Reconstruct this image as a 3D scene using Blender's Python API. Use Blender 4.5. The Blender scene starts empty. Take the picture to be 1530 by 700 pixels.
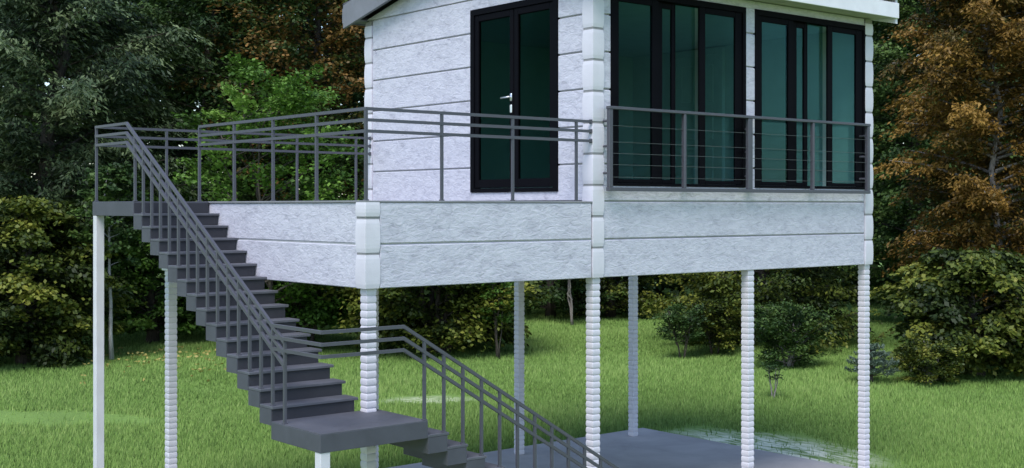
import bpy, bmesh, math
import numpy as np
from mathutils import Vector, Matrix

# ------------------------------------------------------------------ camera, sky, sun, exposure
scene = bpy.context.scene
CZ = 4.11                                   # eye height over the lawn (m)
ANG = math.atan((3070 - 765) / 1895.0)      # angle between view axis and the window wall
DV = np.array([math.cos(ANG), math.sin(ANG)])
RV = np.array([math.sin(ANG), -math.cos(ANG)])
CAM = np.array([-7.0926, -10.9983])
cd = bpy.data.cameras.new('camera')
cam = bpy.data.objects.new('camera', cd)
scene.collection.objects.link(cam)
cam.location = (CAM[0], CAM[1], CZ)
cam.rotation_euler = (math.pi / 2, 0, math.atan2(DV[1], DV[0]) - math.pi / 2)
cd.sensor_width = 36.0
cd.lens = 36.0 * 1895 / 1530
cd.shift_y = -41.0 / 1530
cd.clip_start = 0.1
cd.clip_end = 2000
scene.camera = cam

SUN_DIR = Vector((-0.50, -0.34, 0.92)).normalized()   # towards the sun
w = bpy.data.worlds.new('World'); scene.world = w; w.use_nodes = True
nt = w.node_tree
sky = nt.nodes.new('ShaderNodeTexSky'); sky.sky_type = 'NISHITA'; sky.sun_disc = False
sky.sun_elevation = math.asin(SUN_DIR.z)
sky.sun_rotation = math.atan2(SUN_DIR.x, SUN_DIR.y)
sky.air_density = 1.0; sky.dust_density = 0.8; sky.ozone_density = 1.8
bg = nt.nodes['Background']; bg.inputs['Strength'].default_value = 0.135
nt.links.new(sky.outputs[0], bg.inputs['Color'])
sd = bpy.data.lights.new('sun', 'SUN'); sd.energy = 1.9; sd.angle = math.radians(32); sd.color = (1.0, 0.98, 0.96)
so = bpy.data.objects.new('sun', sd); scene.collection.objects.link(so)
so.rotation_euler = SUN_DIR.to_track_quat('Z', 'Y').to_euler(); so.location = (-20, -10, 30)
scene.view_settings.view_transform = 'Standard'
scene.view_settings.look = 'None'
scene.view_settings.gamma = 1.0
scene.view_settings.exposure = 0.88
scene.render.engine = 'CYCLES'
scene.cycles.max_bounces = 8
scene.cycles.transparent_max_bounces = 12

rng = np.random.default_rng(11)
COL = scene.collection

# ------------------------------------------------------------------ helpers
WORLD = {}
def link(o, parent=None, loc=(0, 0, 0)):
    o.location = loc
    COL.objects.link(o)
    WORLD[o] = Vector(loc)
    if parent is not None:
        o.parent = parent
        o.matrix_parent_inverse = Matrix.Translation(-WORLD[parent])
    return o

def tag(o, label, cat=None, group=None, kind=None):
    if label: o['label'] = label
    if cat: o['category'] = cat
    if group: o['group'] = group
    if kind: o['kind'] = kind
    return o

def thing(name, label, cat, loc, group=None):
    o = bpy.data.objects.new(name, None)
    o.empty_display_size = 0.2
    link(o, None, loc)
    return tag(o, label, cat, group)

class MB:
    """collects simple shapes into one mesh"""
    def __init__(s): s.v = []; s.f = []
    def add(s, v, f):
        b = len(s.v); s.v += [tuple(map(float, p)) for p in v]; s.f += [tuple(i + b for i in q) for q in f]; return s
    def box(s, x0, x1, y0, y1, z0, z1):
        return s.add([(x0,y0,z0),(x1,y0,z0),(x1,y1,z0),(x0,y1,z0),(x0,y0,z1),(x1,y0,z1),(x1,y1,z1),(x0,y1,z1)],
              [(0,3,2,1),(4,5,6,7),(0,1,5,4),(1,2,6,5),(2,3,7,6),(3,0,4,7)])
    def cbox(s, x0, x1, y0, y1, z0, z1, b=0.006):
        """box with chamfered edges"""
        v = []; idx = {}
        for i, x in enumerate((x0, x1)):
            for j, y in enumerate((y0, y1)):
                for k, z in enumerate((z0, z1)):
                    sx, sy, sz = (1 if i == 0 else -1), (1 if j == 0 else -1), (1 if k == 0 else -1)
                    idx[i,j,k,0] = len(v); v.append((x, y+sy*b, z+sz*b))
                    idx[i,j,k,1] = len(v); v.append((x+sx*b, y, z+sz*b))
                    idx[i,j,k,2] = len(v); v.append((x+sx*b, y+sy*b, z))
        g = lambda i,j,k,a: idx[i,j,k,a]
        f = []
        for i in (0,1): f.append([g(i,0,0,0),g(i,1,0,0),g(i,1,1,0),g(i,0,1,0)])
        for j in (0,1): f.append([g(0,j,0,1),g(1,j,0,1),g(1,j,1,1),g(0,j,1,1)])
        for k in (0,1): f.append([g(0,0,k,2),g(1,0,k,2),g(1,1,k,2),g(0,1,k,2)])
        for i in (0,1):
            for j in (0,1): f.append([g(i,j,0,0),g(i,j,1,0),g(i,j,1,1),g(i,j,0,1)])
            for k in (0,1): f.append([g(i,0,k,0),g(i,1,k,0),g(i,1,k,2),g(i,0,k,2)])
        for j in (0,1):
            for k in (0,1): f.append([g(0,j,k,1),g(1,j,k,1),g(1,j,k,2),g(0,j,k,2)])
        for i in (0,1):
            for j in (0,1):
                for k in (0,1): f.append([g(i,j,k,0),g(i,j,k,1),g(i,j,k,2)])
        c = np.array([(x0+x1)/2,(y0+y1)/2,(z0+z1)/2]); vv = np.array(v); out = []
        for q in f:
            p = vv[q]; n = np.cross(p[1]-p[0], p[2]-p[0])
            out.append(tuple(q) if np.dot(n, p.mean(0)-c) > 0 else tuple(reversed(q)))
        return s.add(v, out)
    def tube(s, pts, rad, n=6, cap=True):
        pts = [np.array(p, float) for p in pts]; m = len(pts)
        rad = [rad]*m if np.isscalar(rad) else rad
        base = len(s.v)
        t0 = pts[1]-pts[0]; ref = np.array([0,0,1.]) if abs(t0[2]) < 0.9*np.linalg.norm(t0) else np.array([1.,0,0])
        for i, p in enumerate(pts):
            t = pts[min(i+1,m-1)] - pts[max(i-1,0)]; t = t/(np.linalg.norm(t)+1e-9)
            a = np.cross(t, ref); a /= np.linalg.norm(a)+1e-9; b = np.cross(t, a)
            for k in range(n):
                an = 2*math.pi*(k+0.5)/n
                s.v.append(tuple(p + rad[i]*(math.cos(an)*a + math.sin(an)*b)))
        for i in range(m-1):
            for k in range(n):
                k2 = (k+1) % n
                s.f.append((base+i*n+k, base+(i+1)*n+k, base+(i+1)*n+k2, base+i*n+k2))
        if cap:
            s.f.append(tuple(base+k for k in range(n))); s.f.append(tuple(base+(m-1)*n+k for k in reversed(range(n))))
        return s
    def bar(s, a, b, w=0.04, h=0.04):
        """square bar between two points, sides upright, ends cut upright"""
        a = np.array(a, float); b = np.array(b, float); t = b-a
        hz = np.array([t[0], t[1], 0.]); L = np.linalg.norm(hz)
        sd_ = np.array([-hz[1], hz[0], 0])/L*w/2
        k = h/2*math.sqrt(1+(t[2]/L)**2); up = np.array([0,0,k])
        v = [a-sd_-up, a+sd_-up, a+sd_+up, a-sd_+up, b-sd_-up, b+sd_-up, b+sd_+up, b-sd_+up]
        return s.add(v, [(0,1,2,3),(4,7,6,5),(0,4,5,1),(1,5,6,2),(2,6,7,3),(3,7,4,0)])
    def mesh(s, name, mat, smooth=False):
        me = bpy.data.meshes.new(name); me.from_pydata(s.v, [], s.f); me.materials.append(mat)
        if smooth: me.shade_smooth()
        me.update(); return me
    def build(s, name, mat, parent=None, smooth=False):
        return link(bpy.data.objects.new(name, s.mesh(name, mat, smooth)), parent)

def quad_mesh(name, V, F, tint, mat):
    """big mesh straight from numpy; F is (n,3) or (n,4); tint one float per vertex"""
    me = bpy.data.meshes.new(name); n, k = F.shape
    me.vertices.add(len(V)); me.vertices.foreach_set('co', V.astype(np.float32).ravel())
    me.loops.add(n*k); me.loops.foreach_set('vertex_index', F.astype(np.int32).ravel())
    me.polygons.add(n)
    me.polygons.foreach_set('loop_start', (np.arange(n)*k).astype(np.int32))
    a = me.attributes.new('tint', 'FLOAT', 'POINT'); a.data.foreach_set('value', tint.astype(np.float32))
    me.materials.append(mat); me.update(calc_edges=True)
    return me

# ------------------------------------------------------------------ materials
def new_mat(name):
    m = bpy.data.materials.new(name); m.use_nodes = True
    t = m.node_tree; b = t.nodes['Principled BSDF']
    return m, t, b, t.nodes.new, t.links.new
def ramp(t, fac, stops):
    r = t.nodes.new('ShaderNodeValToRGB'); t.links.new(fac, r.inputs[0])
    e = r.color_ramp.elements
    while len(e) < len(stops): e.new(0.5)
    for el, (p, c) in zip(e, stops): el.position = p; el.color = (*c, 1)
    return r.outputs[0]
def noise(t, vec, scale, detail=4, rough=0.55, dist=0.0):
    n = t.nodes.new('ShaderNodeTexNoise'); n.inputs['Scale'].default_value = scale
    n.inputs['Detail'].default_value = detail; n.inputs['Roughness'].default_value = rough; n.inputs['Distortion'].default_value = dist
    if vec is not None: t.links.new(vec, n.inputs['Vector'])
    return n.outputs[0]
def coords(t, scale=(1,1,1), rot=(0,0,0), rnd=False):
    tc = t.nodes.new('ShaderNodeTexCoord'); mp = t.nodes.new('ShaderNodeMapping')
    mp.inputs['Scale'].default_value = scale; mp.inputs['Rotation'].default_value = rot
    t.links.new(tc.outputs['Object'], mp.inputs[0])
    if rnd:
        oi = t.nodes.new('ShaderNodeObjectInfo'); mu = t.nodes.new('ShaderNodeMath'); mu.operation = 'MULTIPLY'; mu.inputs[1].default_value = 37.0
        t.links.new(oi.outputs['Random'], mu.inputs[0]); cb = t.nodes.new('ShaderNodeCombineXYZ')
        for i in range(3): t.links.new(mu.outputs[0], cb.inputs[i])
        t.links.new(cb.outputs[0], mp.inputs['Location'])
    return mp.outputs[0]
def bump(t, b, h, strength, dist):
    n = t.nodes.new('ShaderNodeBump'); n.inputs['Strength'].default_value = strength; n.inputs['Distance'].default_value = dist
    t.links.new(h, n.inputs['Height']); t.links.new(n.outputs[0], b.inputs['Normal'])
def mixf(t, a, b_, f):
    m = t.nodes.new('ShaderNodeMix'); m.data_type = 'FLOAT'; m.inputs[0].default_value = f
    t.links.new(a, m.inputs[2]); t.links.new(b_, m.inputs[3]); return m.outputs[0]

def plaster_mat():
    m, t, b, N, L = new_mat('rough_white_board')
    c = coords(t, (1.0, 1.0, 2.2), (0.35, 0.35, 0.2), True)
    big = noise(t, c, 3.0, 6, 0.65, 0.6); fine = noise(t, c, 9.5, 7, 0.62, 0.9)
    mx = mixf(t, big, fine, 0.55)
    L(ramp(t, mx, [(0.32, (0.30, 0.295, 0.355)), (0.43, (0.462, 0.455, 0.53)), (0.54, (0.54, 0.533, 0.61)), (0.72, (0.605, 0.597, 0.67))]), b.inputs['Base Color'])
    b.inputs['Roughness'].default_value = 0.85
    bump(t, b, fine, 0.5, 0.026)
    return m
def white_mat(name, col=(0.78, 0.78, 0.79), rough=0.6):
    m, t, b, N, L = new_mat(name)
    n = noise(t, coords(t, (1, 1, 1), rnd=True), 5.0, 5, 0.6)
    L(ramp(t, n, [(0.3, tuple(x*0.90 for x in col)), (0.7, col)]), b.inputs['Base Color'])
    b.inputs['Roughness'].default_value = rough
    bump(t, b, noise(t, coords(t), 60, 4), 0.12, 0.01)
    return m
def grey_mat(name, col, rough=0.7, var=0.15, scale=4.0, bs=0.1, metal=0.0):
    m, t, b, N, L = new_mat(name)
    n = noise(t, coords(t), scale, 6, 0.65, 0.4)
    L(ramp(t, n, [(0.3, tuple(x*(1-var) for x in col)), (0.7, tuple(x*(1+var) for x in col))]), b.inputs['Base Color'])
    b.inputs['Roughness'].default_value = rough; b.inputs['Metallic'].default_value = metal
    if bs: bump(t, b, noise(t, coords(t), scale*18, 5, 0.65), bs, 0.01)
    return m
def glass_mat(name, tint, refl):
    m, t, b, N, L = new_mat(name)
    t.nodes.remove(b)
    tr = N('ShaderNodeBsdfTransparent'); tr.inputs[0].default_value = (*tint, 1)
    gl = N('ShaderNodeBsdfGlossy'); gl.inputs['Color'].default_value = (0.55, 0.8, 0.8, 1); gl.inputs['Roughness'].default_value = 0.02
    fr = N('ShaderNodeFresnel'); fr.inputs[0].default_value = 1.3
    mu = N('ShaderNodeMath'); mu.operation = 'MULTIPLY'; mu.inputs[1].default_value = refl; L(fr.outputs[0], mu.inputs[0])
    mx = N('ShaderNodeMixShader'); L(mu.outputs[0], mx.inputs[0]); L(tr.outputs[0], mx.inputs[1]); L(gl.outputs[0], mx.inputs[2])
    L(mx.outputs[0], t.nodes['Material Output'].inputs['Surface'])
    return m
def leaf_mat(name, stops, transl=0.3):
    m, t, b, N, L = new_mat(name)
    t.nodes.remove(b)
    at = N('ShaderNodeAttribute'); at.attribute_name = 'tint'
    col = ramp(t, at.outputs['Fac'], stops)
    di = N('ShaderNodeBsdfPrincipled'); L(col, di.inputs['Base Color']); di.inputs['Roughness'].default_value = 0.55
    di.inputs['Specular IOR Level'].default_value = 0.3
    tl = N('ShaderNodeBsdfTranslucent'); L(col, tl.inputs['Color'])
    mx = N('ShaderNodeMixShader'); mx.inputs[0].default_value = transl
    L(di.outputs[0], mx.inputs[1]); L(tl.outputs[0], mx.inputs[2]); L(mx.outputs[0], t.nodes['Material Output'].inputs['Surface'])
    return m
def bark_mat(name, c0, c1):
    m, t, b, N, L = new_mat(name)
    n = noise(t, coords(t, (6, 6, 1.2)), 3.0, 6, 0.7, 0.5)
    L(ramp(t, n, [(0.35, c0), (0.65, c1)]), b.inputs['Base Color']); b.inputs['Roughness'].default_value = 0.9
    bump(t, b, n, 0.6, 0.03)
    return m

M_BOARD = plaster_mat()
M_BLOCK = white_mat('smooth_white_block', (0.64, 0.62, 0.685), 0.55)
M_STILT = white_mat('white_stilt_block', (0.61, 0.59, 0.65), 0.6)
M_JOINT = grey_mat('grey_joint', (0.26, 0.255, 0.265), 0.8, 0.1, 8)
M_GROOVE = grey_mat('board_groove', (0.46, 0.45, 0.48), 0.85, 0.1, 8)
M_POST = white_mat('white_painted_post', (0.63, 0.61, 0.665), 0.5)
M_STEP = grey_mat('grey_step_paint', (0.062, 0.064, 0.082), 0.62, 0.16, 3.0, 0.1)
M_RAIL = grey_mat('grey_metal_rail', (0.080, 0.081, 0.10), 0.5, 0.06, 6.0, 0.0, 0.2)
M_SLAB = grey_mat('grey_concrete', (0.37, 0.34, 0.325), 0.8, 0.18, 1.1, 0.25)
M_FRAME = grey_mat('black_window_frame', (0.004, 0.004, 0.006), 0.6, 0.1, 5.0, 0.0)
M_FRAME.node_tree.nodes['Principled BSDF'].inputs['Specular IOR Level'].default_value = 0.04
M_TREAD = grey_mat('lit_grey_tread', (0.084, 0.087, 0.106), 0.6, 0.25, 2.2, 0.12)  # step grey made lighter: the light on upward faces is put into the colour
M_RISER = grey_mat('dark_riser', (0.028, 0.029, 0.038), 0.75, 0.15, 3.0, 0.1)  # risers set darker than the step bodies
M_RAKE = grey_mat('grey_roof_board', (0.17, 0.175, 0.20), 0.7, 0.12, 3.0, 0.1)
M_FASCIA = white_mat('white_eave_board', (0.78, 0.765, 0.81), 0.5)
M_SOFFIT = grey_mat('soffit_paint', (0.42, 0.41, 0.40), 0.8, 0.1, 3.0, 0.1)
M_TILE = grey_mat('dark_roof_tile', (0.06, 0.06, 0.068), 0.75, 0.25, 6.0, 0.2)
M_STEEL = grey_mat('brushed_steel', (0.72, 0.72, 0.74), 0.3, 0.03, 9.0, 0.0, 0.9)
M_WIRE = grey_mat('steel_cable', (0.07, 0.08, 0.08), 0.6, 0.03, 9.0, 0.0, 0.0)
M_GLASS = glass_mat('teal_window_glass', (0.57, 0.745, 0.75), 0.08)
M_DGLASS = glass_mat('dark_green_door_glass', (0.36, 0.51, 0.49), 0.015)
M_INWALL = white_mat('inside_wall_paint', (0.72, 0.73, 0.72), 0.8)
M_INFLOOR = grey_mat('inside_floor', (0.35, 0.33, 0.30), 0.6, 0.15, 2.0, 0.05)
M_INDOOR = white_mat('inside_door_paint', (0.80, 0.81, 0.80), 0.5)
M_DECK = grey_mat('deck_floor', (0.20, 0.205, 0.22), 0.7, 0.15, 3.0, 0.1)

# ------------------------------------------------------------------ the ground
SX0, SX1, SY0, SY1 = -0.6, 9.43, -1.35, 5.35
SLAB_T = 0.08
def pix_ground(px, D):
    return CAM + D*DV + D*(px-765)/1895.0*RV
RA = math.atan2(RV[1], RV[0])
PATCHES = [(pix_ground(40, 24.3), 2.7, 0.85, 0.0, RA), (pix_ground(640, 27.1), 1.2, 0.7, 0.5, RA), (np.array([9.85, 2.9]), 2.4, 1.5, 1.2, math.pi/2)]

def lawn_mat():
    m, t, b, N, L = new_mat('lawn_ground')
    c = coords(t)
    n = mixf(t, noise(t, c, 0.35, 5, 0.6, 0.5), noise(t, c, 14, 4, 0.7), 0.5)
    green = ramp(t, n, [(0.3, (0.10, 0.17, 0.03)), (0.55, (0.16, 0.27, 0.05)), (0.75, (0.20, 0.33, 0.07))])
    out = green
    for (p, rx, ry, pale, ang) in PATCHES:
        if pale <= 0: continue
        mp = N('ShaderNodeMapping'); mp.vector_type = 'TEXTURE'
        mp.inputs['Location'].default_value = (p[0], p[1], 0); mp.inputs['Rotation'].default_value = (0, 0, ang)
        mp.inputs['Scale'].default_value = (rx, ry, 50)
        mp2 = N('ShaderNodeMapping'); mp2.inputs['Scale'].default_value = (2.2, 6.0, 1); L(mp.outputs[0], mp2.inputs[0])
        tc = N('ShaderNodeTexCoord'); L(tc.outputs['Object'], mp.inputs[0])
        ln = N('ShaderNodeVectorMath'); ln.operation = 'LENGTH'; L(mp.outputs[0], ln.inputs[0])
        st = noise(t, mp2.outputs[0], 1.6, 6, 0.7, 0.8)
        mr = N('ShaderNodeMapRange'); mr.inputs[1].default_value = 1.0; mr.inputs[2].default_value = 0.35; L(ln.outputs['Value'], mr.inputs[0])
        mr2 = N('ShaderNodeMapRange'); mr2.inputs[1].default_value = 0.42; mr2.inputs[2].default_value = 0.56; L(st, mr2.inputs[0])
        mu = N('ShaderNodeMath'); mu.operation = 'MULTIPLY'; L(mr.outputs[0], mu.inputs[0]); L(mr2.outputs[0], mu.inputs[1])
        mu2 = N('ShaderNodeMath'); mu2.operation = 'MULTIPLY'; L(mu.outputs[0], mu2.inputs[0]); mu2.inputs[1].default_value = pale
        mx = N('ShaderNodeMix'); mx.data_type = 'RGBA'; L(mu2.outputs[0], mx.inputs[0]); L(out, mx.inputs[6]); mx.inputs[7].default_value = (0.80, 0.79, 0.60, 1)
        out = mx.outputs[2]
    L(out, b.inputs['Base Color']); b.inputs['Roughness'].default_value = 0.95
    bump(t, b, noise(t, c, 30, 4, 0.7), 0.6, 0.04)
    return m
def lawn_z(x, y):
    s = np.maximum(np.hypot(x-4, y-2)-7.5, 0); s = np.minimum(s/6.0, 1)
    return s*(0.06*np.sin(x*0.55+1.3)*np.cos(y*0.48) + 0.04*np.sin(x*0.23-y*0.31) + 0.02*np.sin(x*1.7+y*1.3))
gx = np.concatenate([np.linspace(-420, -45, 12), np.linspace(-40, 70, 111), np.linspace(75, 420, 12)])
gy = np.concatenate([np.linspace(-420, -25, 12), np.linspace(-20, 80, 101), np.linspace(85, 420, 12)])
GX, GY = np.meshgrid(gx, gy, indexing='ij')
near = (np.abs(GX-15) < 56) & (np.abs(GY-30) < 51)
GV = np.stack([GX, GY, np.where(near, lawn_z(GX, GY), 0)], -1).reshape(-1, 3)
ny = len(gy); ii, jj = np.meshgrid(np.arange(len(gx)-1), np.arange(ny-1), indexing='ij'); b0 = (ii*ny+jj).ravel()
GF = np.stack([b0, b0+ny, b0+ny+1, b0+1], 1)
me = quad_mesh('lawn', GV, GF, np.zeros(len(GV)), lawn_mat()); me.shade_smooth()
tag(link(bpy.data.objects.new('lawn', me)), None, None, None, 'structure')
tag(MB().cbox(SX0, SX1, SY0, SY1, -0.15, SLAB_T, 0.008).build('concrete_slab', M_SLAB), None, None, None, 'structure')

# ------------------------------------------------------------------ the house
LX, X1, LY = 3.19, 8.81, 4.97
ZB, ZD = CZ-0.845, CZ+0.063           # underside of the floor boards, deck floor
BH = 0.448                             # board pitch
S = 0.19                               # clad column side
house = thing('stilt_house', 'white boarded cabin with black framed glass doors, raised on thin ribbed stilts', 'house', (LX+2.5, 2.5, SLAB_T))
G = 0.010                              # half groove

def board(wall, axis, face, a0, a1, z0, z1, sign=-1, g0=True, g1=True):
    """one board: axis 'x' runs along x with its face at y=face, axis 'y' runs along y with its face at x=face"""
    z0 += G if g0 else 0; z1 -= G if g1 else 0
    if z1-z0 < 0.03 or a1-a0 < 0.03: return
    mb = MB(); dpt = 0.035
    lo, hi = (face, face+dpt) if sign < 0 else (face-dpt, face)
    if axis == 'x': mb.cbox(a0, a1, lo, hi, z0, z1, 0.007)
    else: mb.cbox(lo, hi, a0, a1, z0, z1, 0.007)
    mb.build('siding_board', M_BOARD, wall)

ZG = [ZD + BH*k for k in range(0, 7)]      # grooves of the upper wall
ZW0, ZW1 = CZ+0.252, CZ+2.637              # windows
DZ0, DZ1 = CZ+0.187, CZ+2.608              # glazed door
DY0, DY1 = 0.649, 2.39
Z_SOF = CZ+2.75
WINS = [(3.506, 5.975), (6.167, 8.646)]
FY = 0.022                                 # front face of the boards (clad columns stand proud)
FX = LX+0.022

# left (door) wall
cx0, cx1 = FX+0.03, FX+0.15
zt = Z_SOF + 0.55
def gable_z(y):                            # underside line of the gable roof
    return CZ + 2.70 + 0.229*min(5.24-y, y+0.30)
mb = MB()
mb.box(cx0, cx1, 0.16, DY0, ZD-0.2, Z_SOF); mb.box(cx0, cx1, DY1, LY-0.03, ZD-0.2, Z_SOF)
mb.box(cx0, cx1, DY0, DY1, ZD-0.2, DZ0); mb.box(cx0, cx1, DY0, DY1, DZ1, Z_SOF)
ym = 2.47
mb.add([(cx0, 0.02, Z_SOF+0.001), (cx0, LY-0.02, Z_SOF+0.001), (cx0, ym, gable_z(ym)), (cx1, 0.02, Z_SOF+0.001), (cx1, LY-0.02, Z_SOF+0.001), (cx1, ym, gable_z(ym))],
       [(0,2,1), (3,4,5), (0,1,4,3), (1,2,5,4), (2,0,3,5)])
wl = mb.build('door_wall', M_GROOVE, house)
for k in range(6):
    z0, z1 = ZG[k], ZG[k+1]
    board(wl, 'y', FX, DY1, LY-S-0.004, z0, z1); board(wl, 'y', FX, S+0.002, DY0, z0, z1)
board(wl, 'y', FX, DY0, DY1, ZG[0], DZ0, g1=False)
board(wl, 'y', FX, DY0, DY1, DZ1, ZG[6], g0=False)
# the two boards of the gable follow the roof slope
for z0, z1 in ((ZG[6], ZG[6]+BH), (ZG[6]+BH, ZG[6]+1.2*BH)):
    z0 += G; z1 -= G
    def yr(z): return min(2.45, (z-(CZ+2.70))/0.229)
    pts = [(max(yr(z0)-0.30, 0.0), z0), (min(5.24-yr(z0), LY), z0), (5.24-yr(z1), z1), (yr(z1)-0.30, z1)]
    if pts[2][0] <= pts[3][0]: continue
    v = [(FX, y, z) for y, z in pts] + [(FX+0.035, y, z) for y, z in pts]
    MB().add(v, [(0,1,2,3)[::-1], (4,5,6,7), (0,1,5,4), (1,2,6,5), (2,3,7,6), (3,0,4,7)]).build('siding_board', M_BOARD, wl)

# front (window) wall
mb = MB(); y0, y1 = FY+0.03, FY+0.15
mb.box(LX+0.05, X1-0.05, y0, y1, ZB+0.02, ZW0)
mb.box(LX+0.05, X1-0.05, y0, y1, ZW1, Z_SOF)
mb.box(LX+0.05, WINS[0][0], y0, y1, ZW0, ZW1); mb.box(WINS[0][1], WINS[1][0], y0, y1, ZW0, ZW1); mb.box(WINS[1][1], X1-0.05, y0, y1, ZW0, ZW1)
wf = mb.build('window_wall', M_GROOVE, house)
xa, xb = LX+S+0.002, X1-S-0.002
zm = (ZB+ZD)/2
board(wf, 'x', FY, xa, xb, ZB, zm, g0=False); board(wf, 'x', FY, xa, xb, zm, ZD)
board(wf, 'x', FY, xa, xb, ZD, ZW0, g1=False)
for k in range(6):
    z0, z1 = max(ZG[k], ZW0), min(ZG[k+1], ZW1)
    for a0, a1 in ((xa, WINS[0][0]), (WINS[0][1], WINS[1][0])):
        board(wf, 'x', FY, a0, a1, z0, z1, g0=(k > 0), g1=(k < 5))
board(wf, 'x', FY, xa, xb, ZW1, Z_SOF, g0=False, g1=True)
# walls that face away
MB().box(X1-0.17, X1-0.03, 0.172, LY-0.03, ZB+0.02, Z_SOF).build('end_wall', M_BOARD, house)
MB().box(cx1+0.002, X1-0.172, LY-0.17, LY-0.03, ZB+0.02, Z_SOF).build('back_wall', M_BOARD, house)

# deck
deck = MB().box(0.03, LX-0.005, 0.03, LY-0.03, ZB+0.10, ZD-0.026).build('deck', M_GROOVE, house)
MB().cbox(0.004, LX+0.018, 0.004, LY-0.004, ZD-0.022, ZD, 0.004).build('deck_floor', M_DECK, deck)
for z0, z1, a, b in ((ZB, zm, False, True), (zm, ZD-0.024, True, False)):
    board(deck, 'x', FY-0.012, S+0.002, LX-0.012, z0, z1, g0=a, g1=b)
    board(deck, 'y', 0.02, S+0.002, LY-S, z0, z1, g0=a, g1=b)
    board(deck, 'x', LY-0.01, S, LX, z0, z1, sign=1, g0=a, g1=b)
MB().box(LX+0.04, X1-0.04, 0.174, LY-0.175, ZD-0.3, ZD-0.02).build('floor_slab', M_INFLOOR, house)
MB().box(0.06, LX+0.02, 0.06, LY-0.06, ZB+0.02, ZB+0.09).build('deck_underside', M_SOFFIT, deck)
MB().box(LX+0.03, X1-0.2, 0.19, LY-0.19, ZB+0.03, ZB+0.09).build('underside', M_SOFFIT, house)

# clad corner columns: bulged blocks with grey joints
def block_mesh(s, h, bulge, lev, ch, mat, name, power=0.6):
    mb = MB(); V = []
    for i in range(lev+1):
        t = i/lev
        hw = s/2 - bulge*(1-max(math.sin(math.pi*t), 0)**power)
        for (x, y) in ((-hw+ch,-hw),(hw-ch,-hw),(hw,-hw+ch),(hw,hw-ch),(hw-ch,hw),(-hw+ch,hw),(-hw,hw-ch),(-hw,-hw+ch)):
            V.append((x, y, h*t))
    F = [tuple(reversed(range(8))), tuple(range(lev*8, lev*8+8))]
    for i in range(lev):
        for k in range(8): F.append((i*8+k, i*8+(k+1)%8, (i+1)*8+(k+1)%8, (i+1)*8+k))
    return mb.add(V, F).mesh(name, mat)
JH = 0.373; JT = 0.028
ME_CLAD = block_mesh(S, JH-JT, 0.010, 8, 0.003, M_BLOCK, 'clad_block', 0.5)
ME_CLADCUT = block_mesh(S, (ZD-(CZ-0.117))-JT/2-0.004, 0.006, 4, 0.006, M_BLOCK, 'clad_block_cut', 0.6)
JOINTS = [CZ-0.117-JH + JH*k for k in range(0, 11)]
def clad_column(xc, yc, ztop, zb=ZB):
    col = MB().box(xc-S/2+0.014, xc+S/2-0.014, yc-S/2+0.014, yc+S/2-0.014, zb+0.004, ztop-0.004).build('clad_column', M_JOINT, house)
    z = zb
    zs = [zb] + [j+JT/2 for j in JOINTS if j > zb+0.2]
    for z in zs:
        top = z + JH - JT
        if z > ztop-0.05: break
        o = bpy.data.objects.new('clad_block', ME_CLAD)
        if top > ztop+0.01: o.data = ME_CLADCUT
        link(o, col, (xc, yc, z))
    return col
clad_column(S/2, S/2, ZD-0.002)
clad_column(S/2, LY-S/2, ZD-0.024)
for p in ((LX+S/2, S/2), (X1-S/2, S/2), (LX+S/2, LY-S/2), (X1-S/2, LY-S/2)):
    clad_column(p[0], p[1], Z_SOF-0.01)

# stilts: small pillow blocks stacked from the slab to the floor
SS = 0.124
NBL = 41
HB = (ZB-SLAB_T)/NBL
ME_ST = block_mesh(SS, HB*0.985, 0.0075, 6, 0.003, M_STILT, 'stilt_block', 0.5)
for (xc, yc) in ((0.115, 0.115), (3.285, 0.10), (6.11, 0.10), (8.715, 0.10), (0.10, 4.875), (3.285, 4.875), (6.11, 4.875), (8.715, 4.875)):
    st = MB().box(xc-SS/2+0.012, xc+SS/2-0.012, yc-SS/2+0.012, yc+SS/2-0.012, SLAB_T+0.001, ZB+0.03).build('stilt', M_JOINT, house)
    for k in range(NBL):
        link(bpy.data.objects.new('stilt_block', ME_ST), st, (xc, yc, SLAB_T+k*HB))

# glazed double door
fx0, fx1 = FX-0.018, FX+0.10
mb = MB(); fw = 0.075
mb.box(fx0, fx1, DY0, DY0+fw, DZ0, DZ1); mb.box(fx0, fx1, DY1-fw, DY1, DZ0, DZ1)
mb.box(fx0, fx1, DY0+fw, DY1-fw, DZ1-0.075, DZ1); mb.box(fx0, fx1, DY0+fw, DY1-fw, DZ0, DZ0+0.05)
dr = mb.build('glazed_door', M_FRAME, house)
ymid = 1.50
for a0, a1 in ((ymid+0.008, DY1-fw-0.006), (DY0+fw+0.006, ymid-0.008)):
    lw = 0.075; lx0, lx1 = fx0+0.014, fx0+0.065; z0, z1 = DZ0+0.056, DZ1-0.081
    mb = MB()
    mb.cbox(lx0, lx1, a0, a0+lw, z0, z1, .006); mb.cbox(lx0, lx1, a1-lw, a1, z0, z1, .006)
    mb.cbox(lx0+.001, lx1-.001, a0+lw, a1-lw, z1-0.085, z1, .006); mb.cbox(lx0+.001, lx1-.001, a0+lw, a1-lw, z0, z0+0.11, .006)
    mb.build('door_leaf', M_FRAME, dr)
    MB().box(lx0+0.022, lx0+0.030, a0+lw-0.01, a1-lw+0.01, z0+0.10, z1-0.075).build('pane', M_DGLASS, dr)
zh = CZ+1.40; yh = ymid+0.045; hx = fx0+0.014
mb = MB(); mb.cbox(hx-0.012, hx, yh-0.02, yh+0.02, zh-0.05, zh+0.05, .005); mb.tube([(hx-0.01, yh, zh), (hx-0.055, yh, zh)], 0.011, 8)
mb.tube([(hx-0.05, yh-0.01, zh), (hx-0.052, yh+0.07, zh-0.002), (hx-0.05, yh+0.15, zh-0.006)], 0.012, 8)
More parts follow.
